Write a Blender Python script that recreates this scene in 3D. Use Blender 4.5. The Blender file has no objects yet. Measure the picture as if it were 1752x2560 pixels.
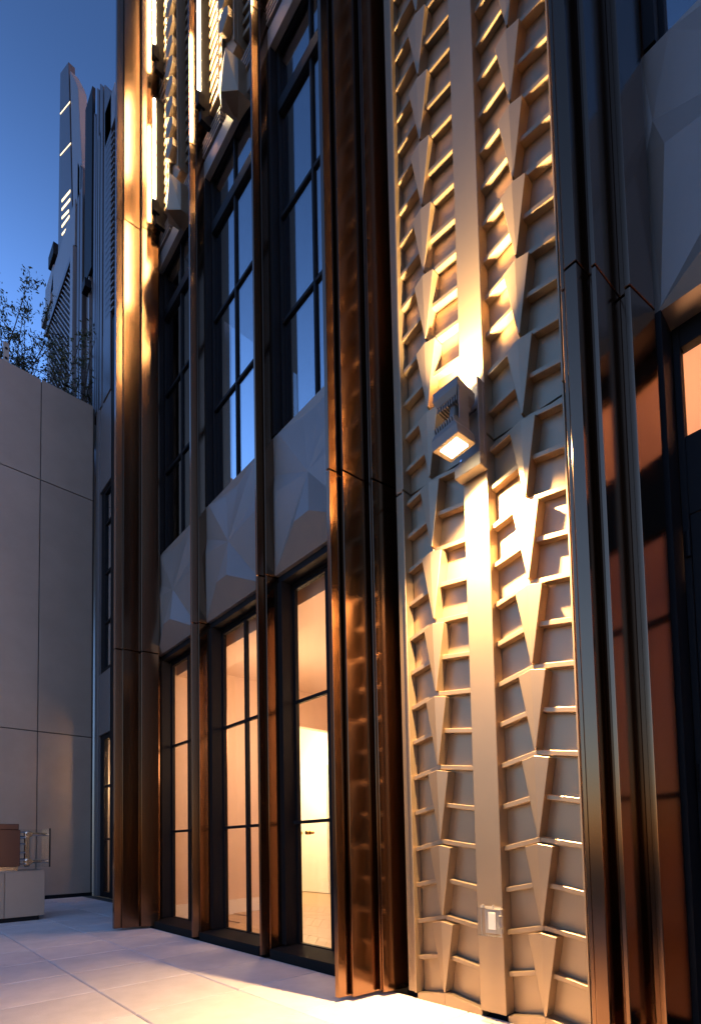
import bpy, bmesh, math, random
from mathutils import Vector, Matrix
random.seed(7)
scene = bpy.context.scene
C = scene.collection

# ------------------------------------------------------------------ camera
cam_d = bpy.data.cameras.new('camera')
cam = bpy.data.objects.new('camera', cam_d); C.objects.link(cam)
F, PX, PY = 1299.055, 875.16, 2043.93
YAW, PITCH, ROLL = math.radians(42.6688), math.radians(2.9929), math.radians(-1.1588)
cam_d.sensor_fit = 'HORIZONTAL'; cam_d.sensor_width = 36
cam_d.lens = F / 1752 * 36
cam_d.shift_x = (876 - PX) / 1752
cam_d.shift_y = (PY - 1280) / 1752
cam_d.clip_start = 0.05; cam_d.clip_end = 500
# world X runs into the facade, Y along it (away), Z up
cy, sy = math.cos(YAW), math.sin(YAW)
W = Matrix(((cy, -sy, 0), (0, 0, -1), (sy, cy, 0)))          # world -> level camera (right, down, forward)
cp, sp = math.cos(PITCH), math.sin(PITCH)
Rp = Matrix(((1, 0, 0), (0, cp, sp), (0, -sp, cp)))
cr, sr = math.cos(ROLL), math.sin(ROLL)
Rr = Matrix(((cr, -sr, 0), (sr, cr, 0), (0, 0, 1)))
R = Rr @ Rp @ W
m = Matrix((R[0], -R[1], -R[2])).transposed().to_4x4()
m.translation = (0, 0, 0.95)
cam.matrix_world = m
scene.camera = cam

# ------------------------------------------------------------------ world, sun, exposure
wd = bpy.data.worlds.new('World'); scene.world = wd; wd.use_nodes = True
nt = wd.node_tree
bg = nt.nodes['Background']
sky = nt.nodes.new('ShaderNodeTexSky'); sky.sky_type = 'NISHITA'; sky.sun_disc = False
SUN_EL, SUN_ROT = math.radians(4.0), math.radians(158)
sky.sun_elevation = SUN_EL; sky.sun_rotation = SUN_ROT
sky.altitude = 0; sky.air_density = 1.2; sky.dust_density = 0.6; sky.ozone_density = 3.5
tint = nt.nodes.new('ShaderNodeMix'); tint.data_type = 'RGBA'; tint.blend_type = 'MULTIPLY'
tint.inputs[0].default_value = 1.0
nt.links.new(sky.outputs[0], tint.inputs[6]); tint.inputs[7].default_value = (1.0, 0.91, 1.18, 1)
geo_w = nt.nodes.new('ShaderNodeNewGeometry'); sep = nt.nodes.new('ShaderNodeSeparateXYZ')
nt.links.new(geo_w.outputs['Incoming'], sep.inputs[0])
mr = nt.nodes.new('ShaderNodeMapRange'); mr.interpolation_type = 'SMOOTHSTEP'     # paler towards the horizon all round
mr.inputs['From Min'].default_value = -.86; mr.inputs['From Max'].default_value = -.58
mr.inputs['To Min'].default_value = .92; mr.inputs['To Max'].default_value = 2.6
nt.links.new(sep.outputs['Z'], mr.inputs['Value'])
vm = nt.nodes.new('ShaderNodeVectorMath'); vm.operation = 'SCALE'
nt.links.new(tint.outputs[2], vm.inputs[0]); nt.links.new(mr.outputs[0], vm.inputs['Scale'])
nt.links.new(vm.outputs[0], bg.inputs[0])
bg.inputs[1].default_value = 0.105
sun_d = bpy.data.lights.new('sun', 'SUN'); sun_d.energy = 0.04; sun_d.angle = math.radians(30); sun_d.color = (1, .75, .6)
sun = bpy.data.objects.new('sun', sun_d); C.objects.link(sun)
sun.rotation_euler = (math.radians(86), 0, math.radians(22))
LAMP = 0.6          # all artificial lamps are scaled together with the exposure
scene.view_settings.view_transform = 'Standard'; scene.view_settings.look = 'None'
scene.view_settings.exposure = 1.74; scene.view_settings.gamma = 1
scene.cycles.max_bounces = 10; scene.cycles.glossy_bounces = 5; scene.cycles.diffuse_bounces = 4
scene.cycles.transparent_max_bounces = 16
scene.cycles.sample_clamp_indirect = 6

# ------------------------------------------------------------------ materials
def mat(name, col, rough=.5, metal=0., spec=.5, noise=None, bump=None, rand=0, streak=None):
    """noise=(scale, amount)  bump=(scale, strength)  streak=(amount): brushed along Z   rand: value jitter per object"""
    M = bpy.data.materials.new(name); M.use_nodes = True
    n = M.node_tree.nodes; L = M.node_tree.links; b = n['Principled BSDF']
    b.inputs['Roughness'].default_value = rough; b.inputs['Metallic'].default_value = metal
    b.inputs['Specular IOR Level'].default_value = spec
    b.inputs['Base Color'].default_value = (*col, 1)
    geo = n.new('ShaderNodeNewGeometry')
    fac = None
    def mth(op, a, c):
        k = n.new('ShaderNodeMath'); k.operation = op
        for i, v in enumerate((a, c)):
            if isinstance(v, (int, float)): k.inputs[i].default_value = v
            else: L.new(v, k.inputs[i])
        return k.outputs[0]
    if noise:
        t = n.new('ShaderNodeTexNoise'); t.inputs['Scale'].default_value = noise[0]; t.inputs['Detail'].default_value = 6
        t.inputs['Roughness'].default_value = .62
        L.new(geo.outputs['Position'], t.inputs['Vector'])
        fac = mth('MULTIPLY_ADD', t.outputs[0], noise[1] * 2); fac.node.inputs[2].default_value = 1 - noise[1]
    if streak:
        mp = n.new('ShaderNodeMapping'); mp.inputs['Scale'].default_value = (170, 170, 1.2)
        L.new(geo.outputs['Position'], mp.inputs['Vector'])
        t = n.new('ShaderNodeTexNoise'); t.inputs['Scale'].default_value = 1; t.inputs['Detail'].default_value = 4
        L.new(mp.outputs[0], t.inputs['Vector'])
        s = mth('MULTIPLY_ADD', t.outputs[0], streak * 2); s.node.inputs[2].default_value = 1 - streak
        L.new(mth('MULTIPLY', s, rough), b.inputs['Roughness'])
        s2 = mth('MULTIPLY_ADD', t.outputs[0], streak * .3); s2.node.inputs[2].default_value = 1 - streak * .15
        fac = mth('MULTIPLY', fac, s2) if fac is not None else s2
        bp = n.new('ShaderNodeBump'); bp.inputs['Strength'].default_value = .012; bp.inputs['Distance'].default_value = .001
        L.new(t.outputs[0], bp.inputs['Height']); L.new(bp.outputs[0], b.inputs['Normal'])
    if rand:
        oi = n.new('ShaderNodeObjectInfo')
        r = mth('MULTIPLY_ADD', oi.outputs['Random'], rand * 2); r.node.inputs[2].default_value = 1 - rand
        fac = mth('MULTIPLY', fac, r) if fac is not None else r
    if fac is not None:
        mx = n.new('ShaderNodeMix'); mx.data_type = 'RGBA'; mx.blend_type = 'MULTIPLY'; mx.inputs[0].default_value = 1
        mx.inputs[6].default_value = (*col, 1)
        cb = n.new('ShaderNodeCombineColor')
        for i in range(3): L.new(fac, cb.inputs[i])
        L.new(cb.outputs[0], mx.inputs[7]); L.new(mx.outputs[2], b.inputs['Base Color'])
    if bump:
        t = n.new('ShaderNodeTexNoise'); t.inputs['Scale'].default_value = bump[0]; t.inputs['Detail'].default_value = 8
        L.new(geo.outputs['Position'], t.inputs['Vector'])
        bp = n.new('ShaderNodeBump'); bp.inputs['Strength'].default_value = bump[1]; bp.inputs['Distance'].default_value = .01
        L.new(t.outputs[0], bp.inputs['Height']); L.new(bp.outputs[0], b.inputs['Normal'])
    return M

def emit(name, col, strength):
    M = bpy.data.materials.new(name); M.use_nodes = True
    n = M.node_tree.nodes; b = n['Principled BSDF']
    b.inputs['Base Color'].default_value = (.8, .8, .8, 1)
    b.inputs['Emission Color'].default_value = (*col, 1); b.inputs['Emission Strength'].default_value = strength * LAMP
    return M

def glass(name, ior=.05, tint_c=(1, 1, 1)):
    M = bpy.data.materials.new(name); M.use_nodes = True
    n = M.node_tree.nodes; L = M.node_tree.links; n.remove(n['Principled BSDF'])
    tr = n.new('ShaderNodeBsdfTransparent'); tr.inputs[0].default_value = (*tint_c, 1)
    gl = n.new('ShaderNodeBsdfGlossy'); gl.inputs['Roughness'].default_value = .015
    lw = n.new('ShaderNodeLayerWeight'); lw.inputs[0].default_value = .5
    pw = n.new('ShaderNodeMath'); pw.operation = 'POWER'; pw.inputs[1].default_value = 4.0
    fr = n.new('ShaderNodeMath'); fr.operation = 'MULTIPLY_ADD'; fr.inputs[1].default_value = 1 - ior; fr.inputs[2].default_value = ior
    L.new(lw.outputs['Facing'], pw.inputs[0]); L.new(pw.outputs[0], fr.inputs[0])
    mx = n.new('ShaderNodeMixShader')
    L.new(fr.outputs[0], mx.inputs[0]); L.new(tr.outputs[0], mx.inputs[1]); L.new(gl.outputs[0], mx.inputs[2])
    L.new(mx.outputs[0], n['Material Output'].inputs[0])
    return M

M_bronze = mat('bronze_metal', (.215, .12, .070), .16, 1.0, noise=(2.5, .08), streak=.10)
M_champ = mat('champagne_metal', (.32, .235, .155), .41, .7, noise=(2.2, .10), streak=.10)
M_spandrel = mat('spandrel_panel', (.23, .20, .182), .42, .3, noise=(3, .10), bump=(260, .05), rand=.05)
M_black = mat('black_frame', (.008, .008, .010), .55, 0, .12, noise=(30, .2))
M_clad = mat('grey_cladding', (.32, .255, .205), .45, .25, noise=(1.6, .18), rand=.07)
M_paver = mat('concrete_paver', (.62, .57, .56), .8, 0, .3, noise=(5, .20), bump=(120, .25), rand=.08)
M_gap = mat('dark_joint', (.05, .045, .045), .9)
M_glass = glass('window_glass', .44, (.92, .95, .95))
M_doorglass = glass('door_glass', .03, (.97, .97, .96))
M_peach = mat('interior_paint', (.72, .56, .45), .8, noise=(2, .03))
M_white = mat('white_paint', (.82, .80, .76), .6)
M_wood = mat('oak_floor', (.50, .35, .21), .4, noise=(6, .10), rand=.06)
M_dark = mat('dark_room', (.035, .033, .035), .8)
M_steel = mat('stainless_steel', (.6, .6, .6), .18, 1.0)
M_lampgrey = mat('lamp_housing', (.17, .155, .14), .45, .1, noise=(20, .1))
M_kick = mat('black_kickplate', (.008, .008, .009), .75, 0, .15)
M_brass = mat('brass', (.6, .4, .15), .25, 1.0)
M_clearplastic = glass('clear_plastic', .04, (.96, .96, .95))
M_foil = mat('brown_lacquer', (.10, .045, .035), .25, .3)
M_wing = mat('wing_bronze', (.12, .09, .08), .38, .7, noise=(2, .12), streak=.15)
M_wingpanel = mat('wing_panel', (.2, .18, .18), .45, .4, noise=(2, .08))
M_plasticgrey = mat('grey_plastic', (.35, .33, .30), .5)
M_barklight = mat('bark', (.06, .045, .035), .9, noise=(20, .3))

def leafmat():
    M = mat('leaf', (.045, .06, .025), .6, rand=.0)
    return M
M_leaf = leafmat()

# ------------------------------------------------------------------ mesh helpers
class MB:
    def __init__(s): s.v = []; s.f = []
    def add(s, vs, fs):
        o = len(s.v); s.v += [tuple(p) for p in vs]; s.f += [tuple(i + o for i in f) for f in fs]; return s
    def box(s, x0, x1, y0, y1, z0, z1):
        return s.add([(x0, y0, z0), (x1, y0, z0), (x1, y1, z0), (x0, y1, z0), (x0, y0, z1), (x1, y0, z1), (x1, y1, z1), (x0, y1, z1)],
                     [(0, 3, 2, 1), (4, 5, 6, 7), (0, 1, 5, 4), (1, 2, 6, 5), (2, 3, 7, 6), (3, 0, 4, 7)])
    def prism(s, poly, z0, z1):                   # poly in XY, extruded in Z
        n = len(poly)
        return s.add([(x, y, z0) for x, y in poly] + [(x, y, z1) for x, y in poly],
                     [tuple(range(n - 1, -1, -1)), tuple(range(n, 2 * n))] + [(i, (i + 1) % n, n + (i + 1) % n, n + i) for i in range(n)])
    def prismx(s, poly, x0, x1):                  # poly in YZ, extruded in X
        n = len(poly)
        return s.add([(x0, y, z) for y, z in poly] + [(x1, y, z) for y, z in poly],
                     [tuple(range(n - 1, -1, -1)), tuple(range(n, 2 * n))] + [(i, (i + 1) % n, n + (i + 1) % n, n + i) for i in range(n)])
    def prismy(s, poly, y0, y1):                  # poly in XZ, extruded in Y
        n = len(poly)
        return s.add([(x, y0, z) for x, z in poly] + [(x, y1, z) for x, z in poly],
                     [tuple(range(n - 1, -1, -1)), tuple(range(n, 2 * n))] + [(i, (i + 1) % n, n + (i + 1) % n, n + i) for i in range(n)])
    def tube(s, a, b, r0, r1=None, n=10):
        r1 = r0 if r1 is None else r1
        a = Vector(a); b = Vector(b); d = (b - a).normalized()
        u = d.orthogonal().normalized(); w = d.cross(u)
        vs = []
        for p, r in ((a, r0), (b, r1)):
            for i in range(n):
                t = 2 * math.pi * i / n
                vs.append(p + (u * math.cos(t) + w * math.sin(t)) * r)
        return s.add(vs, [tuple(range(n - 1, -1, -1)), tuple(range(n, 2 * n))] + [(i, (i + 1) % n, n + (i + 1) % n, n + i) for i in range(n)])
    def mesh(s, name, m, bevel=0, smooth=False):
        me = bpy.data.meshes.new(name); me.from_pydata(s.v, [], s.f)
        bm = bmesh.new(); bm.from_mesh(me)
        bmesh.ops.recalc_face_normals(bm, faces=bm.faces)
        if bevel:
            ed = [e for e in bm.edges if len(e.link_faces) == 2 and e.calc_face_angle(0) > .3]
            bmesh.ops.bevel(bm, geom=ed, offset=bevel, segments=1, affect='EDGES', clamp_overlap=True)
        if smooth:
            for f in bm.faces: f.smooth = True
        bm.to_mesh(me); bm.free()
        me.materials.append(m)
        return me

def link(name, me, parent=None, loc=None):
    o = bpy.data.objects.new(name, me); C.objects.link(o)
    if parent is not None:
        o.parent = parent
        if parent.type == 'EMPTY': o.matrix_parent_inverse = Matrix.Translation(-Vector(parent.location))
        else: o.matrix_parent_inverse = Matrix.Translation(-Vector(parent.get('_o', (0, 0, 0))))
    if loc is not None:
        o.location = loc
        o['_o'] = tuple(loc)
    return o
def part(name, mb, m, parent=None, bevel=0, smooth=False):
    return link(name, mb.mesh(name, m, bevel, smooth), parent)
def thing(name, label, cat, loc, group=None):
    o = bpy.data.objects.new(name, None); C.objects.link(o); o.location = loc; o.empty_display_size = .1
    tag(o, label, cat, group); return o
def tag(o, label, cat, group=None):
    o['label'] = label; o['category'] = cat
    if group: o['group'] = group
    return o
def struct(name, mb, m, bevel=0):
    o = part(name, mb, m, None, bevel); o['kind'] = 'structure'; return o

# ------------------------------------------------------------------ terrace floor
ground = struct('terrace_ground', MB().box(-60, 60, -40, 90, -.3, -.035), M_gap)
PP = .676
def paver_mesh():
    a = PP / 2 - .003; c = .006; t = .03
    mb = MB()
    vs = [(sx * a, sy * a, -t) for sx, sy in ((-1, -1), (1, -1), (1, 1), (-1, 1))] + \
         [(sx * a, sy * a, -c) for sx, sy in ((-1, -1), (1, -1), (1, 1), (-1, 1))] + \
         [(sx * (a - c), sy * (a - c), 0) for sx, sy in ((-1, -1), (1, -1), (1, 1), (-1, 1))]
    fs = [(8, 9, 10, 11)]
    for k in (0, 4):
        for i in range(4): fs.append((k + i, k + (i + 1) % 4, k + 4 + (i + 1) % 4, k + 4 + i))
    mb.add(vs, fs)
    return mb.mesh('paver', M_paver)
pm = paver_mesh()
for i in range(-6, 2):
    for j in range(-3, 14):
        x = 1.14 + PP * (i + .5); y = 2.42 + PP * (j + .5)
        if x > 2.5: continue
        if y > 11.6: continue
        link('paver', pm, ground, (x, y, random.uniform(-.0015, .0015)))
for j in range(6, 14):        # pavers in the recess beyond the tall pilaster
    y = 2.42 + PP * (j + .5)
    if y < 11.6: link('paver', pm, ground, (2.5 + PP * .5, y, random.uniform(-.0015, .0015)))

# ------------------------------------------------------------------ main building
bld = thing('bronze_clad_building', 'bronze and champagne metal clad building with tall windows and fluted pilasters', 'building', (2.8, 3.0, 0))
SECT = ((.025, 3.335), (3.347, 8.82), (8.832, 15.0))
def pilaster(prof, label=None):
    root = None
    for k, (z0, z1) in enumerate(SECT):
        o = part('pilaster' if k == 0 else 'pilaster_section', MB().prism(prof, z0, z1), M_bronze, bld if k == 0 else root, bevel=.002)
        if k == 0: root = o
    part('core', MB().prism([(x + .012, y) for x, y in [(max(p[0], 2.3), p[1]) for p in prof]], 3.3, 3.38), M_black, root) if False else None
    return root
def big_profile(yc, w):
    near = [(2.09, 0), (2.190, -.013), (2.190, -.031), (2.164, -.031), (2.164, -.048), (2.386, -.066), (2.386, -.092), (2.36, -.092), (2.36, -.115), (2.555, -.150), (2.57, -.150), (2.57, -.02), (2.80, -.02)]
    p = [(x, yc + y) for x, y in near]
    return p + [(x, yc + w - y) for x, y in reversed(near)]
BIG = big_profile(2.40, .032); RIGHT = big_profile(.826, .050); LEFT = big_profile(6.34, .055)
for prof in (BIG, RIGHT, LEFT): pilaster(prof)
def small_profile(ya):
    near = [(2.455, -.013), (2.53, -.034), (2.53, -.050), (2.512, -.050), (2.512, -.066), (2.83, -.085)]
    p = [(x, ya + y) for x, y in near]
    return p + [(x, ya - y) for x, y in reversed(near)]
for ya in (3.82, 5.10): pilaster(small_profile(ya))

BAYS = (3.20, 4.49, 5.78, .115)
# faceted spandrels
def spandrel_mesh(seed):
    X0 = 2.635
    a, zt, zb = .575, .645, -.64
    d = {'C': (0, 0, .055), 'T': (.115, .545, .02), 'T2': (-.115, .545, .02), 'L1': (.54, .29, .02), 'L': (.49, .09, .045), 'R1': (-.54, .29, .02), 'Rr': (-.49, .09, .045),
         'B': (.095, -.41, .11), 'B2': (-.095, -.41, .11), 'TL': (.45, .615, .035), 'TR': (-.45, .615, .035), 'BL': (.545, -.625, .025), 'BR': (-.545, -.625, .025),
         'E1': (a, zt, .02), 'E2': (-a, zt, .02), 'E3': (-a, zb, .02), 'E4': (a, zb, .02), 'EL': (a, .15, .02), 'ER': (-a, .15, .02),
         'G1': (a, zt, -.08), 'G2': (-a, zt, -.08), 'G3': (-a, zb, -.12), 'G4': (a, zb, -.12)}
    d = {k: (p[0], p[1], p[2] * 1.4 if p[2] > 0 else p[2]) for k, p in d.items()}
    ks = list(d); vs = [(X0 - d[k][2], d[k][0], d[k][1]) for k in ks]
    fs = ['C T T2', 'C TL T', 'C L1 TL', 'C L L1', 'C BL L', 'C B BL', 'C B2 B', 'C BR B2', 'C Rr BR', 'C R1 Rr', 'C TR R1', 'C T2 TR',
          'E1 E2 TR T2', 'E1 T2 T', 'E1 T TL', 'E1 TL L1', 'E1 L1 EL', 'EL L1 L', 'EL L BL', 'EL BL E4', 'E4 BL B', 'E4 B B2', 'E4 B2 E3', 'E3 B2 BR', 'E3 BR ER', 'ER BR Rr', 'ER Rr R1', 'ER R1 E2', 'E2 R1 TR',
          'G1 G2 E2 E1', 'G4 E4 E3 G3', 'G1 E1 EL E4 G4', 'G2 G3 E3 ER E2']
    mb = MB(); mb.add(vs, [tuple(ks.index(k) for k in f.split()) for f in fs])
    me = mb.mesh('spandrel', M_spandrel)
    return me
sm = spandrel_mesh(0)
for yc in BAYS:
    link('spandrel', sm, bld, (0, yc, 4.0))

# doors
def bar(mb, y0, y1, z0, z1, x0=2.745, x1=2.80): mb.box(x0, x1, y0, y1, z0, z1)
def door(yc, name='door'):
    f = MB(); h = .56
    bar(f, yc - h, yc - h + .09, .0, 3.36); bar(f, yc + h - .075, yc + h, .0, 3.36)          # jamb frame
    bar(f, yc - h + .09, yc + h - .075, 3.275, 3.36); bar(f, yc - h + .09, yc + h - .075, .0, .075)
    root = part(name, f, M_black, bld, bevel=.003)
    part('threshold', MB().prismy([(2.507, -.03), (2.507, .075), (2.742, .098), (2.742, -.03)], yc - h, yc + h), M_kick, root)
    part('lining', MB().box(2.625, 2.742, yc + h - .075, yc + h, .10, 3.295), M_black, root)
    part('lining', MB().box(2.625, 2.742, yc - h, yc - h + .06, .10, 3.295), M_black, root)
    part('head_closer', MB().box(2.64, 2.742, yc - h, yc + h, 3.30, 3.357), M_black, root)
    for s0, s1 in ((yc - h + .092, yc + .018), (yc + .022, yc + h - .077)):
        lf = MB(); w = .018
        bar(lf, s0, s0 + w, .08, 3.27, 2.75, 2.79); bar(lf, s1 - w, s1, .08, 3.27, 2.75, 2.79)
        bar(lf, s0 + w, s1 - w, 3.245, 3.27, 2.75, 2.79); bar(lf, s0 + w, s1 - w, .08, .105, 2.75, 2.79)
        leaf = part('door_leaf', lf, M_black, root, bevel=.002)
        for z in (2.224, 1.153):
            part('glazing_bar', MB().box(2.752, 2.788, s0 + w, s1 - w, z - .014, z + .014), M_black, root, bevel=.002)
        zs = (.105, 1.138, 1.168, 2.209, 2.239, 3.245)
        for a, b in ((0, 1), (2, 3), (4, 5)):
            part('pane', MB().box(2.766, 2.774, s0 + w, s1 - w, zs[a], zs[b]), M_doorglass, root)
    return root
for yc in BAYS[:3]: d = door(yc); 
# handle on the nearest door
dl = [o for o in bld.children if o.name.startswith('door')][0]
part('handle_plate', MB().box(2.728, 2.75, 3.632, 3.655, 1.10, 1.40), M_black, dl, bevel=.003)
part('lever_handle', MB().tube((2.70, 3.645, 1.15), (2.75, 3.645, 1.15), .011).box(2.692, 2.712, 3.56, 3.655, 1.135, 1.163), M_black, dl, bevel=.003)
part('lock_cylinder', MB().tube((2.80, 3.61, 1.06), (2.85, 3.61, 1.06), .018).tube((2.81, 3.57, 1.06), (2.85, 3.57, 1.06), .014), M_brass, dl)

# right-hand bay door: top light, deep transom, wide stile
yc = BAYS[3]; f = MB(); h = .545
f.box(2.745, 2.80, .63, .66, 0, 3.36).box(2.745, 2.80, -.5, .63, 3.25, 3.36).box(2.745, 2.80, -.5, .63, 2.44, 2.815).box(2.747, 2.80, .525, .628, 0.0, 2.438).box(2.747, 2.80, -.5, .525, 0, .1)
rd = part('door', f, M_black, bld, bevel=.003)
part('lining', MB().box(2.60, 2.80, .662, .83, 0, 3.36), M_black, rd)
part('top_light', MB().box(2.766, 2.774, -.5, .63, 2.815, 3.25), M_doorglass, rd)
for z0, z1 in ((.1, 1.138), (1.168, 2.0), (2.03, 2.44)): part('pane', MB().box(2.766, 2.774, -.5, .525, z0, z1), M_doorglass, rd)
for z in (1.153, 2.015): part('glazing_bar', MB().box(2.752, 2.79, -.5, .525, z - .014, z + .014), M_black, rd)
for z in (.3, 1.22, 2.30): part('hinge', MB().tube((2.735, .638, z - .06), (2.735, .638, z + .06), .012), M_black, rd)
part('threshold', MB().box(2.505, 2.742, -.5, yc + h, -.03, .02), M_black, rd)

# upper windows
def window(yc):
    f = MB(); h = .56; x0, x1 = 2.67, 2.73
    f.box(x0, x1, yc - h, yc - h + .08, 4.6, 8.6).box(x0, x1, yc + h - .075, yc + h, 4.6, 8.6)
    f.box(x0, x1, yc - h + .08, yc + h - .075, 8.47, 8.6).box(x0, x1, yc - h + .08, yc + h - .075, 4.6, 4.66)
    f.box(2.66, x1, yc - h + .08, yc + h - .075, 7.81, 7.93)
    root = part('window', f, M_black, bld, bevel=.003)
    part('lining', MB().box(2.60, 2.668, yc + h - .05, yc + h, 4.66, 8.45), M_black, root)
    part('lining', MB().box(2.60, 2.668, yc - h, yc - h + .03, 4.66, 8.45), M_black, root)
    part('mullion', MB().box(2.676, 2.724, yc + .006, yc + .034, 4.66, 7.81).box(2.676, 2.724, yc + .006, yc + .034, 7.93, 8.47), M_black, root, bevel=.002)
    for s0, s1 in ((yc - h + .08, yc + .006), (yc + .034, yc + h - .075)):
        for z in (5.754, 6.79): part('glazing_bar', MB().box(2.678, 2.722, s0, s1, z - .017, z + .017), M_black, root, bevel=.002)
        for z0, z1 in ((4.66, 5.737), (5.771, 6.773), (6.807, 7.81), (7.93, 8.47)):
            part('pane', MB().box(2.697, 2.703, s0, s1, z0, z1), M_glass, root)
    return root
for yc in BAYS: window(yc)

# ---------------------------------------------- upper spandrel grilles
def grille(yc):
    root = part('grille_backing', MB().box(2.66, 2.70, yc - .57, yc + .57, 8.6, 15.0), M_champ, bld)
    part('fascia', MB().box(2.60, 2.658, yc - .565, yc + .565, 8.46, 8.66), M_spandrel, root, bevel=.003)
    for k in range(4):
        part('louvre', MB().box(2.585, 2.655, yc + .14, yc + .555, 8.70 + .055 * k, 8.725 + .055 * k), M_spandrel, root, bevel=.002)
        part('louvre', MB().box(2.585, 2.655, yc - .555, yc - .27, 8.70 + .055 * k, 8.725 + .055 * k), M_spandrel, root, bevel=.002)
    sl = MB().prismx([(-.20, .05), (.20, -.03), (.20, .02), (-.20, .10)], 2.575, 2.655).mesh('slat', M_champ, bevel=.002)
    sr = MB().prismx([(-.11, -.02), (.11, .045), (.11, .09), (-.11, .025)], 2.575, 2.655).mesh('slat', M_champ, bevel=.002)
    for k in range(28):
        z = 9.02 + .13 * k
        link('slat', sl, root, (0, yc + .27, z)); link('slat', sr, root, (0, yc - .45, z))
    part('column', MB().box(2.52, 2.658, yc - .335, yc - .08, 8.95, 13.2), M_champ, root, bevel=.003)
    part('column_edge', MB().box(2.48, 2.52, yc - .10, yc - .08, 8.95, 13.2), M_champ, root, bevel=.002)
    part('column_edge', MB().box(2.48, 2.52, yc - .335, yc - .318, 8.95, 13.2), M_champ, root, bevel=.002)
    part('light_rod', MB().box(2.50, 2.515, yc + .02, yc + .035, 8.98, 13.2), M_steel, root)
    cm = MB().prismx([(-.095, -.05), (0.02, -.11), (.095, -.04), (.095, .08), (-.02, .11), (-.095, .04)], 2.43, 2.519).mesh('block', M_champ, bevel=.004)
    for k in range(16): link('block', cm, root, (0, yc - .21, 9.26 + .262 * k))
    pend = MB(); pend.add([(2.40, yc - .30, 8.82), (2.47, yc - .02, 8.79), (2.47, yc - .10, 8.44), (2.40, yc - .20, 8.46), (2.50, yc - .37, 8.72), (2.50, yc - .37, 8.38), (2.655, yc - .02, 8.88), (2.655, yc - .10, 8.47), (2.655, yc - .37, 8.76), (2.655, yc - .37, 8.40)],
        [(0, 1, 2, 3), (0, 3, 5, 4), (1, 6, 7, 2), (4, 5, 9, 8), (0, 4, 8, 6, 1), (2, 7, 9, 5, 3), (6, 8, 9, 7)])
    part('pendant', pend, M_champ, root, bevel=.003)
    return root
for yc in BAYS[:3]: grille(yc)

# ---------------------------------------------- chevron relief panel
CH_BACK, CH_F = 2.547, 2.48
chev = part('chevron_panel', MB().box(CH_BACK, CH_BACK + .04, 1.07, 2.12, .04, 3.214).box(CH_BACK, CH_BACK + .04, 1.07, 2.12, 3.226, 8.0), M_champ, bld)
for z0, z1 in ((.035, 3.214), (3.226, 8.0)):
    part('frame', MB().box(CH_F, CH_BACK + .05, 2.127, 2.185, z0, z1), M_champ, chev, bevel=.003)
    part('frame_lip', MB().box(CH_F - .012, CH_BACK - .005, 2.113, 2.127, z0, z1), M_champ, chev, bevel=.002)
    part('frame', MB().box(CH_F, CH_BACK + .05, 1.012, 1.062, z0, z1), M_champ, chev, bevel=.003)
    part('frame_lip', MB().box(CH_F - .008, CH_BACK - .005, 1.062, 1.072, z0, z1), M_champ, chev, bevel=.002)
    part('mullion', MB().box(CH_F - .02, CH_BACK - .002, 1.497, 1.653, z0, z1), M_champ, chev, bevel=.003)
part('bottom_gap', MB().box(2.545, 2.62, .98, 2.25, -.03, .032), M_black, chev)
part('side_gap', MB().box(2.585, 2.62, 2.18, 2.29, .03, 8.0), M_black, chev)
part('side_gap', MB().box(2.585, 2.62, .80, 1.01, .03, 8.0), M_black, chev)
MOD = .4455
BX0, BX1 = 2.497, 2.546
def barmesh(s0, s1, z0, z1, t=.027):
    return MB().prismx([(s0, z0 - t), (s1, z1 - t), (s1, z1), (s0, z0)], BX0, BX1).mesh('rib', M_champ, bevel=.0025)
wl = MB()
wv = [(2.462, 0, 0), (2.470, .074, -.016), (2.470, -.076, -.016), (2.470, .002, -.412), (2.546, 0, 0), (2.546, .074, -.016), (2.546, -.076, -.016), (2.546, .012, -.412), (2.470, -.008, -.412), (2.546, -.006, -.412)]
wl.add(wv, [(0, 1, 3), (0, 3, 8, 2), (0, 4, 5, 1), (0, 2, 6, 4), (1, 5, 7, 3), (2, 8, 9, 6), (3, 7, 9, 8), (4, 6, 9, 7, 5)])
wm = wl.mesh('wedge', M_champ, bevel=.002)
cols = ((1.905, 2.112, 1.654), (1.288, 1.496, 1.073))
for yc, ya, yb in cols:
    topL = barmesh(0, ya - yc, 0, -.045); topR = barmesh(yb - yc, 0, -.037, 0)
    midL = barmesh(.035, ya - yc, 0, -.035); midR = barmesh(yb - yc, -.035, -.035, 0)
    for k in range(17):
        zp = .490 + MOD * k
        link('wedge', wm, chev, (0, yc, zp))
        link('rib', topL, chev, (0, yc, zp + .034)); link('rib', topR, chev, (0, yc, zp + .034))
        link('rib', midL, chev, (0, yc, zp - .197)); link('rib', midR, chev, (0, yc, zp - .197))
    link('sill', MB().prismx([(0, -.05), (ya - yc, -.05), (ya - yc, -.005), (0, .035)], BX0 - .02, BX1).mesh('sill', M_champ, bevel=.003), chev, (0, yc, .04))
    link('sill', MB().prismx([(0, -.05), (0, .035), (yb - yc, -.005), (yb - yc, -.05)], BX0 - .02, BX1).mesh('sill', M_champ, bevel=.003), chev, (0, yc, .04))

pilaster(big_profile(-.72, .05))
part('end_wall', MB().box(2.5, 2.84, -7, -.95, .03, 15.0), M_champ, bld, bevel=.003)
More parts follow.
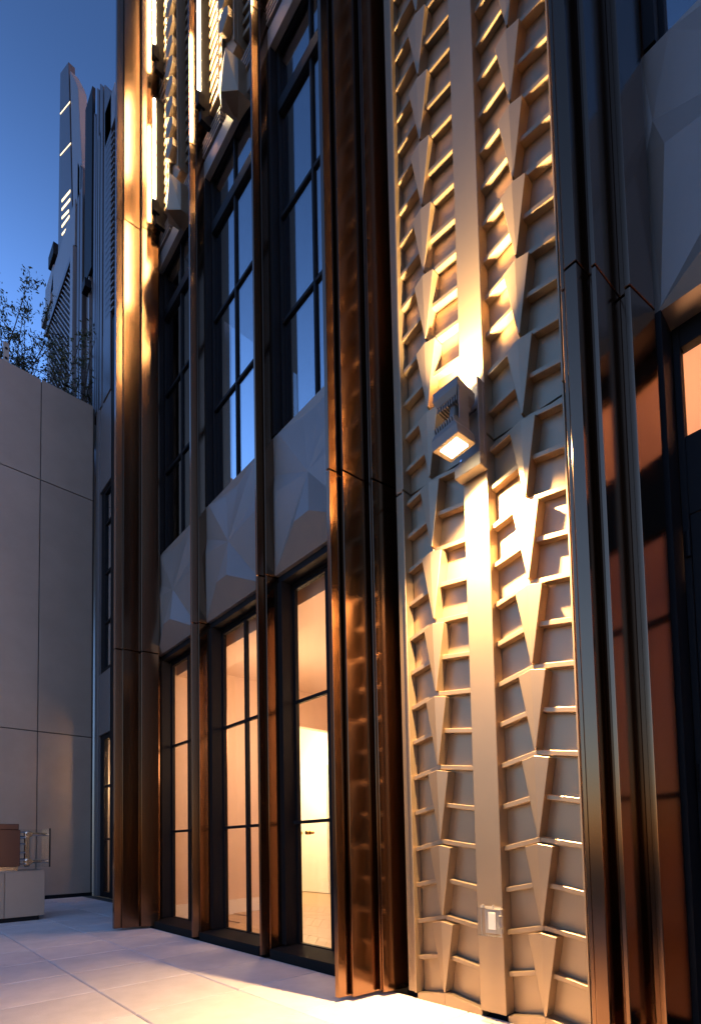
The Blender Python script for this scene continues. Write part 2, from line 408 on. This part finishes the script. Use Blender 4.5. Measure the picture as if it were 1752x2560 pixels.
# shell behind the cladding, ends of the main block
part('wall', MB().box(2.84, 3.0, -.95, .0 - .5, 0, 15).box(2.81, 2.85, .9, 2.3, 0, 15).box(2.84, 3.45, 6.58, 6.64, 0, 15.0).box(2.78, 2.83, -1, 6.44, 3.37, 4.59).box(2.78, 2.83, -1, 6.44, 8.61, 15), M_black, bld)

# ------------------------------------------------------------------ interior
def istruct(name, mb, m): return struct(name, mb, m)
istruct('interior_floor', MB().box(2.80, 9.0, -2.5, 6.44, -.03, .02).box(3.47, 9.0, 6.44, 12, -.03, .02), M_wood)
ifl = bpy.data.objects['interior_floor']
cw_ = .40; ph = .15
pks = [MB().prism([(-cw_ / 2 + .002, -sg * cw_ / 2 - ph / 2 + .002), (cw_ / 2 - .002, sg * cw_ / 2 - ph / 2 + .002), (cw_ / 2 - .002, sg * cw_ / 2 + ph / 2 - .002), (-cw_ / 2 + .002, -sg * cw_ / 2 + ph / 2 - .002)], 0, .012).mesh('floor_plank', M_wood) for sg in (1, -1)]
for ia in range(6):
    for ib in range(46):
        qx, qy = 3.1 + cw_ * ia, 3.2 + ph * ib
        if not (qx * 1.0 < qy < qx * 1.75 and qy < 8.2): continue
        link('floor_plank', pks[ia % 2], ifl, (qx, qy, .021))
istruct('interior_ceiling', MB().box(2.83, 9.0, -2.5, 6.44, 3.38, 3.5).box(3.5, 9.0, 6.44, 12, 3.38, 3.5), M_peach)
# partition with a wide opening, room end walls
istruct('interior_wall', MB().box(2.83, 4.62, 6.45, 6.57, .02, 3.38).box(4.62, 6.43, 6.45, 6.57, 2.82, 3.38), M_peach)
istruct('interior_wall', MB().box(6.45, 6.6, 2.2, 7.45, .02, 3.38), M_peach)
istruct('interior_wall', MB().box(2.86, 6.45, 2.26, 2.36, .02, 3.38), M_peach)
istruct('interior_wall', MB().box(6.45, 6.6, 7.45, 10, .02, 3.38).box(4.5, 6.45, 9.4, 9.5, .02, 3.38), M_white)
istruct('interior_wall', MB().box(4.52, 4.62, 6.57, 9.4, .02, 3.38), M_white)
istruct('bulkhead', MB().box(2.90, 3.25, 2.40, 6.44, 3.2, 3.37), M_peach)
istruct('skirting', MB().box(2.85, 4.62, 6.425, 6.448, .02, .22), M_white)
idoor = thing('interior_door', 'white interior door with brass knob in brightly lit room seen through nearest glass door', 'door', (6.43, 8.0, 0))
part('door_leaf', MB().box(6.40, 6.45, 7.6, 8.5, .03, 2.5), M_white, idoor, bevel=.003)
part('door_knob', MB().tube((6.36, 8.38, 1.2), (6.40, 8.38, 1.2), .03, .02), M_brass, idoor)
# right-hand room
istruct('interior_wall', MB().box(5.4, 5.5, -2.5, 2.2, .02, 3.38).box(2.86, 5.4, -2.5, -2.4, .02, 3.38).box(2.86, 5.4, 1.0, 1.1, .02, 3.38), M_peach)
# dark storey above
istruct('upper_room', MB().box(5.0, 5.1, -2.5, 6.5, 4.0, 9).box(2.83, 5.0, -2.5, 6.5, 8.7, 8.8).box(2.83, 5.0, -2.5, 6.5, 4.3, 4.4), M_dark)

def pendant(name, label, loc, power, col, r=.12):
    t = thing(name, label, 'pendant light', loc)
    x, y, z = loc
    part('canopy', MB().tube((x, y, 3.375), (x, y, 3.34), .06), M_white, t)
    part('stem', MB().tube((x, y, 3.34), (x, y, 2.72), .008, n=6), M_brass, t)
    part('shade', MB().tube((x, y, 2.72), (x, y, 2.60), r * .6, r, 20), emit('ceiling_lamp_glow', col, 3), t)
    ld = bpy.data.lights.new('ceiling_lamp', 'POINT'); ld.shadow_soft_size = .32; ld.energy = power * LAMP; ld.color = col
    lo = bpy.data.objects.new('ceiling_lamp_light', ld); C.objects.link(lo); lo.parent = t
    lo.location = (0, 0, 2.45 - z)
pendant('pendant_light', 'round pendant light behind the glass door nearest the wide pilaster', (3.75, 3.3, 3.3), 30, (1, .60, .33))
pendant('pendant_light', 'round pendant light behind the middle and far glass doors', (3.75, 5.2, 3.3), 40, (1, .60, .33))
pendant('pendant_light', 'round pendant light in the bright room beyond the wide opening', (5.6, 7.6, 3.3), 85, (1, .76, .42))
pendant('pendant_light', 'round pendant light in the room behind the right-hand door', (3.15, .90, 3.3), 50, (1, .46, .2))

# ------------------------------------------------------------------ floodlight
fl = thing('double_floodlight', 'grey twin floodlight on mullion bracket, upper head aiming up and lower head lit', 'floodlight', (2.46, 1.575, 3.0))
part('bracket', MB().box(2.385, 2.458, 1.49, 1.66, 3.00, 3.075).box(2.43, 2.458, 1.49, 1.66, 3.075, 3.50).box(2.385, 2.43, 1.49, 1.498, 3.075, 3.50), M_lampgrey, fl, bevel=.003)
part('arm', MB().tube((2.43, 1.57, 3.20), (2.27, 1.57, 3.20), .022).tube((2.25, 1.57, 3.12), (2.30, 1.585, 3.36), .024), M_lampgrey, fl, smooth=False)
part('yoke', MB().box(2.235, 2.325, 1.512, 1.518, 3.13, 3.37), M_lampgrey, fl, bevel=.002)
part('cable', MB().tube((2.43, 1.535, 3.36), (2.37, 1.53, 3.30), .006, n=6).tube((2.37, 1.53, 3.30), (2.33, 1.55, 3.24), .006, n=6), M_black, fl)
for zz in (3.12, 3.46): part('screw', MB().tube((2.424, 1.64, zz), (2.43, 1.64, zz), .007, n=8), M_steel, fl)
def head(name, c, up, tilt, roll=0):
    """square housing with fins; local z = beam direction"""
    a = .082; hb = MB()
    hb.add([(-a, -a, .05), (a, -a, .05), (a, a, .05), (-a, a, .05), (-a, -a, -.0), (a, -a, 0), (a, a, 0), (-a, a, 0), (-a * .8, -a * .8, -.035), (a * .8, -a * .8, -.035), (a * .8, a * .8, -.035), (-a * .8, a * .8, -.035)],
           [(0, 3, 7, 4), (0, 4, 5, 1), (1, 5, 6, 2), (2, 6, 7, 3), (4, 7, 11, 8), (5, 4, 8, 9), (6, 5, 9, 10), (7, 6, 10, 11), (8, 11, 10, 9), (0, 1, 2, 3)])
    o = part(name, hb, M_lampgrey, fl, bevel=.002)
    fins = MB()
    for i in range(9):
        y = -a * .75 + i * a * 1.5 / 8
        fins.box(-a * .78, a * .78, y - .003, y + .003, -.065, -.034)
    fo = part('heat_sink', fins, M_lampgrey, o)
    lens = MB().box(-a * .64, a * .64, -a * .64, a * .64, .049, .053)
    le = part('lens', lens, emit('floodlight_lens', (1, .80, .48), 22), o)
    mt = Matrix.Translation(Vector(c)) @ Matrix.Rotation(roll, 4, 'X') @ Matrix.Rotation(tilt, 4, 'Y') @ (Matrix.Identity(4) if up else Matrix.Rotation(math.pi, 4, 'X'))
    mt = Matrix.Translation(Vector((2.46, 1.575, 3.0))) .inverted() @ mt
    o.matrix_parent_inverse = Matrix.Identity(4); o.matrix_local = mt
    for k in (fo, le): k.matrix_parent_inverse = Matrix.Identity(4)
    return o
h_up = head('upper_head', (2.315, 1.60, 3.375), True, math.radians(2))
h_dn = head('lower_head', (2.235, 1.56, 3.10), False, math.radians(-8), math.radians(-5))
def spot(o, energy, ang, blend, col, dx=0):
    ld = bpy.data.lights.new('flood_beam', 'SPOT'); ld.energy = energy * LAMP; ld.spot_size = math.radians(ang); ld.spot_blend = blend
    ld.color = col; ld.shadow_soft_size = .03
    lo = bpy.data.objects.new('flood_beam', ld); C.objects.link(lo); lo.parent = o
    lo.matrix_local = Matrix.Translation((dx, 0, .062)) @ Matrix.Rotation(math.pi, 4, 'X')
spot(h_dn, 1050, 122, 1.0, (1, .62, .27))
spot(h_up, 950, 90, 1.0, (1, .65, .28), .055)

# ------------------------------------------------------------------ weatherproof outlet box
ob = thing('outlet_box', 'clear covered weatherproof outlet box on champagne mullion near the floor', 'outlet', (2.46, 1.55, .46))
part('back_box', MB().box(2.425, 2.459, 1.492, 1.585, .462, .595), M_plasticgrey, ob, bevel=.004)
part('receptacle', MB().box(2.418, 2.424, 1.515, 1.56, .485, .575), M_white, ob, bevel=.002)
cv = MB(); x0, x1 = 2.375, 2.424
cv.box(x0, x0 + .003, 1.488, 1.60, .455, .60).box(x0 + .003, x1, 1.488, 1.491, .455, .60).box(x0 + .003, x1, 1.597, 1.60, .455, .60).box(x0 + .003, x1, 1.491, 1.597, .597, .60).box(x0 + .003, x1, 1.491, 1.597, .455, .458)
part('cover', cv, M_clearplastic, ob)
part('cover_rim', MB().box(x1 - .004, x1, 1.482, 1.606, .60, .606).box(x1 - .004, x1, 1.482, 1.606, .449, .455).box(x1 - .004, x1, 1.482, 1.488, .455, .60).box(x1 - .004, x1, 1.60, 1.606, .455, .60), M_plasticgrey, ob)
part('hinge', MB().tube((2.40, 1.515, .602), (2.40, 1.515, .617), .005).tube((2.40, 1.575, .602), (2.40, 1.575, .617), .005), M_plasticgrey, ob)
part('latch', MB().tube((2.40, 1.484, .50), (2.43, 1.484, .50), .004).tube((2.40, 1.484, .56), (2.43, 1.484, .56), .004), M_plasticgrey, ob)

# ------------------------------------------------------------------ LED tubes in the upper grilles
M_led = emit('led_glow', (1, .68, .32), 115)
def led(y, z0, z1, label, x=2.45):
    t = thing('led_tube_light', label, 'light', (x, y, z0), 'LED tube lights in the upper grilles')
    part('diffuser', MB().tube((x, y, z0 + .03), (x, y, z1 - .03), .017, n=8), M_led, t)
    part('end_cap', MB().box(x - .022, x + .06, y - .022, y + .045, z0 - .13, z0 + .03), M_black, t, bevel=.004)
    part('end_cap', MB().tube((x, y, z1 - .03), (x, y, z1), .022, n=8), M_black, t)
    part('housing', MB().box(x + .022, x + .20, y + .0, y + .05, z0 - .25, z1 + .05), M_black, t)
led(6.055, 9.06, 10.48, 'lower lit LED tube beside the tall golden pilaster')
led(6.055, 11.17, 12.6, 'upper lit LED tube beside the tall golden pilaster')
led(4.84, 9.11, 10.53, 'lit LED tube in the middle bay above the windows')
led(4.84, 11.2, 12.6, 'upper LED tube in the middle bay above the windows')
led(3.55, 9.11, 10.53, 'LED tube above the window beside the widest pilaster')

# ------------------------------------------------------------------ clad terrace wall (far left)
WY = 11.5
cw = thing('clad_terrace_wall', 'tall grey panel clad wall closing the far end of the terrace', 'wall', (1.5, WY, 0))
part('backing', MB().box(-8, 3.36, WY + .03, WY + .35, 0, 10.46), M_gap, cw)
part('plinth', MB().box(-8, 3.36, WY + .012, WY + .03, 0, .075), M_black, cw)
xs = [2.345 - 1.2 * k for k in range(8)][::-1] + [3.335]
xs = [-6.0, -4.6, -3.2, -1.8, -.4, 1.0, 2.345, 3.33]
zs = (.075, 3.28, 8.385, 10.5)
for i in range(len(xs) - 1):
    for j in range(3):
        part('panel', MB().box(xs[i] + .008, xs[i + 1] - .008, WY, WY + .03, zs[j] + (.008 if j else 0), zs[j + 1] - .008), M_clad, cw, bevel=.003)

# ------------------------------------------------------------------ far wing of the building
WX = 3.38
fw = thing('far_building_wing', 'far wing of the building with lattice screens and tall roof fins above the terrace wall', 'building', (WX, 11, 0))
part('wall', MB().box(WX + .10, WX + .5, 6.66, 10.62, 0, 16.6).box(WX + .10, WX + .5, 10.62, 11.30, 3.28, 4.55).box(WX + .10, WX + .5, 10.62, 11.30, 8.45, 16.6).box(WX + .1, WX + .5, 11.30, 16.4, 0, 16.6), M_wingpanel, fw)
part('jamb', MB().box(WX, WX + .10, 11.28, 11.485, .0, 16.7), M_wingpanel, fw, bevel=.004)
part('jamb', MB().box(WX + .03, WX + .10, 10.40, 10.62, .0, 11.8), M_black, fw)
for z0, z1 in ((3.28, 4.55), (8.45, 11.85)):
    part('spandrel', MB().box(WX + .02, WX + .10, 10.62, 11.28, z0, z1), M_wingpanel, fw, bevel=.004)
def wingwin(z0, z1, bars, m, nm):
    f = MB(); f.box(WX + .06, WX + .14, 11.06, 11.28, z0, z1).box(WX + .06, WX + .14, 10.62, 10.70, z0, z1).box(WX + .06, WX + .14, 10.70, 11.06, z1 - .1, z1).box(WX + .06, WX + .14, 10.70, 11.06, z0, z0 + .1)
    r = part(nm, f, M_black, fw)
    b = [z0 + .1] + list(bars) + [z1 - .1]
    for z in bars: part('glazing_bar', MB().box(WX + .07, WX + .13, 10.70, 11.06, z - .02, z + .02), M_black, r)
    for k in range(len(b) - 1):
        part('pane', MB().box(WX + .095, WX + .105, 10.70, 11.06, b[k] + (.02 if k else 0), b[k + 1] - (.02 if k < len(b) - 2 else 0)), m, r)
wingwin(4.55, 8.45, (5.6, 6.65, 7.7), M_glass, 'window')
wingwin(0.0, 3.28, (1.15, 2.22), M_doorglass, 'door')
istruct('far_room', MB().box(4.4, 4.5, 9.6, 12.0, 0.02, 3.3), M_peach)
pendant('pendant_light', 'pendant light in the room behind the far corner door', (4.25, 10.15, 3.3), 220, (1, .62, .28), .08)
# louvre bay next to the tall pilaster
part('fascia', MB().add([(WX, 10.38, 16.0), (WX, 11.0, 16.0), (WX, 11.0, 16.8), (WX, 10.38, 16.8), (WX + .1, 10.38, 16.0), (WX + .1, 11.0, 16.0), (WX + .1, 11.0, 16.8), (WX + .1, 10.38, 16.8)],
     [(0, 1, 2, 3), (4, 7, 6, 5), (0, 4, 5, 1), (1, 5, 6, 2), (2, 6, 7, 3), (3, 7, 4, 0)]), M_wingpanel, fw)
lm = MB().prismx([(-.25, -.08), (.25, .06), (.25, .09), (-.25, -.05)], WX - .0, WX + .095).mesh('louvre', M_wingpanel)
for k in range(28): link('louvre', lm, fw, (0, 10.68, 12.0 + .142 * k))
# pilaster fins on the wing
for (y0, y1, za, zb) in ((10.60, 11.06, 16.85, 17.55), (11.14, 11.36, 17.6, 17.93), (11.42, 11.58, 17.85, 18.08), (11.62, 11.77, 17.4, 17.7), (12.62, 12.80, 17.2, 17.55), (12.86, 13.05, 17.5, 17.85)):
    p = MB(); p.add([(WX, y0, 10.3), (WX + .3, y0, 10.3), (WX + .3, y1, 10.3), (WX, y1, 10.3), (WX, y0, za), (WX + .3, y0, za), (WX + .3, y1, zb), (WX, y1, zb)],
                    [(0, 3, 2, 1), (4, 5, 6, 7), (0, 1, 5, 4), (1, 2, 6, 5), (2, 3, 7, 6), (3, 0, 4, 7)])
    part('pilaster_fin', p, M_wing, fw, bevel=.012)
part('banner_blade', MB().box(WX - .02, WX + .05, 11.83, 12.36, 14.0, 18.4), M_black, fw, bevel=.005)
part('blade_lamp', MB().box(WX - .12, WX + .02, 11.95, 12.2, 13.6, 13.8), M_black, fw, bevel=.005)
part('blade_stem', MB().box(WX + .0, WX + .08, 12.05, 12.13, 10.0, 14.0), M_wingpanel, fw, bevel=.005)
# lattice bay
part('fascia', MB().add([(WX - .02, 13.16, 15.75), (WX - .02, 16.0, 15.75), (WX - .02, 15.2, 16.95), (WX - .02, 13.16, 16.95), (WX + .1, 13.16, 15.75), (WX + .1, 16.0, 15.75), (WX + .1, 15.2, 16.95), (WX + .1, 13.16, 16.95)],
     [(0, 1, 2, 3), (4, 7, 6, 5), (0, 4, 5, 1), (1, 5, 6, 2), (2, 6, 7, 3), (3, 7, 4, 0)]), M_wingpanel, fw)
part('jamb', MB().box(WX - .06, WX + .1, 13.17, 13.40, 10, 15.74), M_wingpanel, fw, bevel=.004)
part('lattice_rail', MB().box(WX - .05, WX + .06, 13.41, 16.0, 15.55, 15.70), M_wing, fw)
lat = MB()
for k in range(-22, 34):
    for sgn in (1, -1):
        # diagonal bars in the YZ plane clipped to the bay
        z0 = 11.6 + k * .16
        y0, y1 = 13.42, 15.6
        za = z0 if sgn > 0 else z0 + 2.6; zb = z0 + 2.6 if sgn > 0 else z0
        pts = []
        lo, hi = 11.4, 15.52
        def clip(ya, za, yb, zb):
            t0, t1 = 0., 1.; dz = zb - za
            for lim, s in ((lo, 1), (hi, -1)):
                a_, b_ = (za - lim) * s, (zb - lim) * s
                if a_ < 0 and b_ < 0: return None
                if a_ < 0: t0 = max(t0, a_ / (a_ - b_))
                if b_ < 0: t1 = min(t1, a_ / (a_ - b_))
            if t1 - t0 < .01: return None
            return (ya + (yb - ya) * t0, za + dz * t0, ya + (yb - ya) * t1, za + dz * t1)
        r = clip(y0, za, y1, zb)
        if r:
            xo = WX - .02 if sgn > 0 else WX + .03
            lat.prismx([(r[0], r[1]), (r[2], r[3]), (r[2], r[3] + .045), (r[0], r[1] + .045)], xo, xo + .045)
lo_ = part('lattice_screen', lat, M_wingpanel, fw); lo_['kind'] = 'stuff'
# corner box with stepped foot, lamp box
part('cornice_box', MB().box(WX - .02, WX + .12, 15.25, 16.15, 16.35, 17.1).box(WX - .06, WX + .12, 15.35, 16.40, 16.1, 16.35).box(WX - .0, WX + .12, 15.45, 15.95, 15.5, 16.1), M_wingpanel, fw, bevel=.01)
part('flood_box', MB().box(WX - .08, WX + .08, 15.0, 15.55, 17.15, 17.5), M_black, fw, bevel=.01)
def plate(name, pts, x0, x1, mt):
    return part(name, MB().prismx(pts, x0, x1), mt, fw, bevel=.008)
cbl = plate('crest_blade', [(13.45, 16.8), (14.80, 16.8), (14.74, 22.2), (13.93, 21.55)], WX - .01, WX + .15, M_wing)
plate('crest_panel', [(12.70, 16.8), (13.40, 16.8), (13.80, 21.15), (13.26, 20.2), (13.06, 19.8), (12.70, 17.5)], WX + .0, WX + .2, M_wingpanel)
M_ledrefl = emit('led_reflection_glow', (1, .74, .32), 1.3)  # LED reflections on the polished blade, put in as glowing strips
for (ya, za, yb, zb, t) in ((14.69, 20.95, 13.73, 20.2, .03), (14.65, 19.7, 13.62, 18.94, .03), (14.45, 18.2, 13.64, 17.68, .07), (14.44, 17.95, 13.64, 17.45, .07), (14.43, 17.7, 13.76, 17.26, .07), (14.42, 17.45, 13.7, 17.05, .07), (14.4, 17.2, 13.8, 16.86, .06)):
    part('led_reflection', MB().prismx([(ya, za - t), (yb, zb - t), (yb, zb), (ya, za)], WX - .016, WX - .011), M_ledrefl, cbl)

# ------------------------------------------------------------------ roof terrace behind the wall, railing, trees
struct('roof_terrace', MB().box(-8, 3.3, WY + .36, 22, 9.9, 10.0), M_gap)
rc = thing('railing_clamp', 'pale metal railing clamp with two holes on top of the grey wall', 'bracket', (1.72, WY + .1, 10.5))
part('plate', MB().box(1.70, 1.80, WY + .08, WY + .12, 10.46, 10.95), M_plasticgrey, rc, bevel=.004)
part('bolt', MB().tube((1.75, WY + .07, 10.62), (1.75, WY + .085, 10.62), .025).tube((1.75, WY + .07, 10.82), (1.75, WY + .085, 10.82), .025), M_black, rc)
tag(part('railing_cable', MB().tube((1.0, WY + .1, 10.72), (3.3, WY + .1, 10.72), .008, n=6), M_black), 'thin dark railing cable above the grey clad wall', 'railing')

def tree(loc, hgt, spread, label, nb=9, leaves=900, seed=1, lean=0):
    rnd = random.Random(seed)
    t = thing('roof_tree', label, 'tree', loc, 'small trees on the roof terrace')
    x, y, z = loc
    tr = MB(); tips = []
    for i in range(nb):
        p = Vector((x + rnd.uniform(-.05, .05), y + rnd.uniform(-.05, .05), z)); a = rnd.uniform(0, 6.28)
        d = Vector((math.cos(a) * spread * rnd.uniform(.1, .5), math.sin(a) * spread * rnd.uniform(.1, .5), hgt * .28))
        r = .028
        for k in range(5):
            q = p + d * rnd.uniform(.7, 1) + Vector((rnd.uniform(-.07, .07) + lean * .05, rnd.uniform(-.07, .07), 0))
            tr.tube(p, q, r, r * .72, 5); p = q; r *= .72
            if k >= 1:
                for _ in range(3):
                    e = p + Vector((rnd.uniform(-.3, .3), rnd.uniform(-.3, .3), rnd.uniform(.05, .4)))
                    tr.tube(p, e, r * .6, r * .25, 4); tips.append((p, e))
    part('trunk', tr, M_barklight, t)
    cr = MB()
    for _ in range(leaves):
        p, e = rnd.choice(tips); c = p.lerp(e, rnd.uniform(.2, 1.15)) + Vector((rnd.gauss(0, .05), rnd.gauss(0, .05), rnd.gauss(0, .06)))
        L = rnd.uniform(.02, .05); u = Vector((rnd.gauss(0, 1), rnd.gauss(0, 1), rnd.gauss(.5, 1))).normalized(); v = u.orthogonal().normalized()
        v = (Matrix.Rotation(rnd.uniform(0, 6.28), 3, u) @ v) * L * .35
        cr.add([c - u * L, c + v, c + u * L, c - v], [(0, 1, 2, 3)])
    part('crown', cr, M_leaf, t)
tree((1.55, 12.6, 10.0), 1.45, 1.0, 'leafy small tree at the left picture edge above the grey wall', seed=3, leaves=3600)
tree((2.15, 12.9, 10.0), 1.65, .7, 'slender tree left of the lattice screen above the grey wall', seed=5, leaves=3000)
tree((2.75, 12.5, 10.0), 1.0, .9, 'low dark shrub in front of the lattice screen foot', seed=8, leaves=4200)
tree((3.1, 12.2, 10.0), 1.7, .5, 'bare twiggy shrub in front of the dark roof fins', seed=11, leaves=700, nb=12)

# ------------------------------------------------------------------ counter and glass fire feature at the left
CYF = 8.2
cab = thing('terrace_counter', 'low grey panelled counter with black plinth at left edge', 'counter', (1.0, CYF, 0))
part('carcass', MB().box(-1.2, 1.775, CYF + .02, CYF + .85, .06, .655), M_clad, cab)
part('plinth', MB().box(-1.15, 1.72, CYF + .03, CYF + .80, 0, .06), M_black, cab)
for a, b in ((-1.2, -.03), (-.02, 1.305), (1.315, 1.78)): part('front_panel', MB().box(a, b, CYF, CYF + .02, .062, .66), M_clad, cab, bevel=.003)
part('top', MB().box(-1.2, 1.78, CYF, CYF + .86, .66, .68), M_clad, cab, bevel=.003)
hb = thing('brown_cabinet', 'dark brown glossy box standing on the grey counter', 'box', (1.1, CYF + .3, .68))
part('body', MB().box(.5, 1.50, CYF + .10, CYF + .6, .74, 1.24), M_foil, hb, bevel=.004)
part('lid', MB().box(.48, 1.48, CYF + .08, CYF + .62, 1.24, 1.32), M_foil, hb, bevel=.006)
part('foot', MB().box(.55, 1.48, CYF + .12, CYF + .58, .68, .74), M_steel, hb)
gf = thing('glass_screen', 'clear glass screen held by stainless steel plate and standoffs beside brown box', 'screen', (1.65, CYF + .2, .68))
part('plate', MB().box(1.56, 1.63, CYF + .16, CYF + .20, .73, 1.23), M_steel, gf, bevel=.01)
part('glass_pane', MB().box(1.50, 1.83, CYF + .22, CYF + .232, .72, 1.25), M_doorglass, gf)
part('end_glass', MB().box(1.83, 1.845, CYF - .0, CYF + .45, .72, 1.26), M_doorglass, gf)
part('end_edge', MB().box(1.828, 1.847, CYF - .003, CYF + .003, .72, 1.26), M_black, gf)
for z in (.80, 1.18):
    part('standoff', MB().tube((1.63, CYF + .14, z), (1.83, CYF + .14, z), .022, n=12).tube((1.61, CYF + .10, z), (1.61, CYF + .16, z), .04, n=12), M_steel, gf, smooth=False)
for z in (.77, .83, .93, 1.05, 1.14, 1.21):
    part('bolt', MB().tube((1.50, CYF + .15, z), (1.57, CYF + .15, z), .012 if z not in (.83, 1.14) else .02, n=8), M_steel, gf)
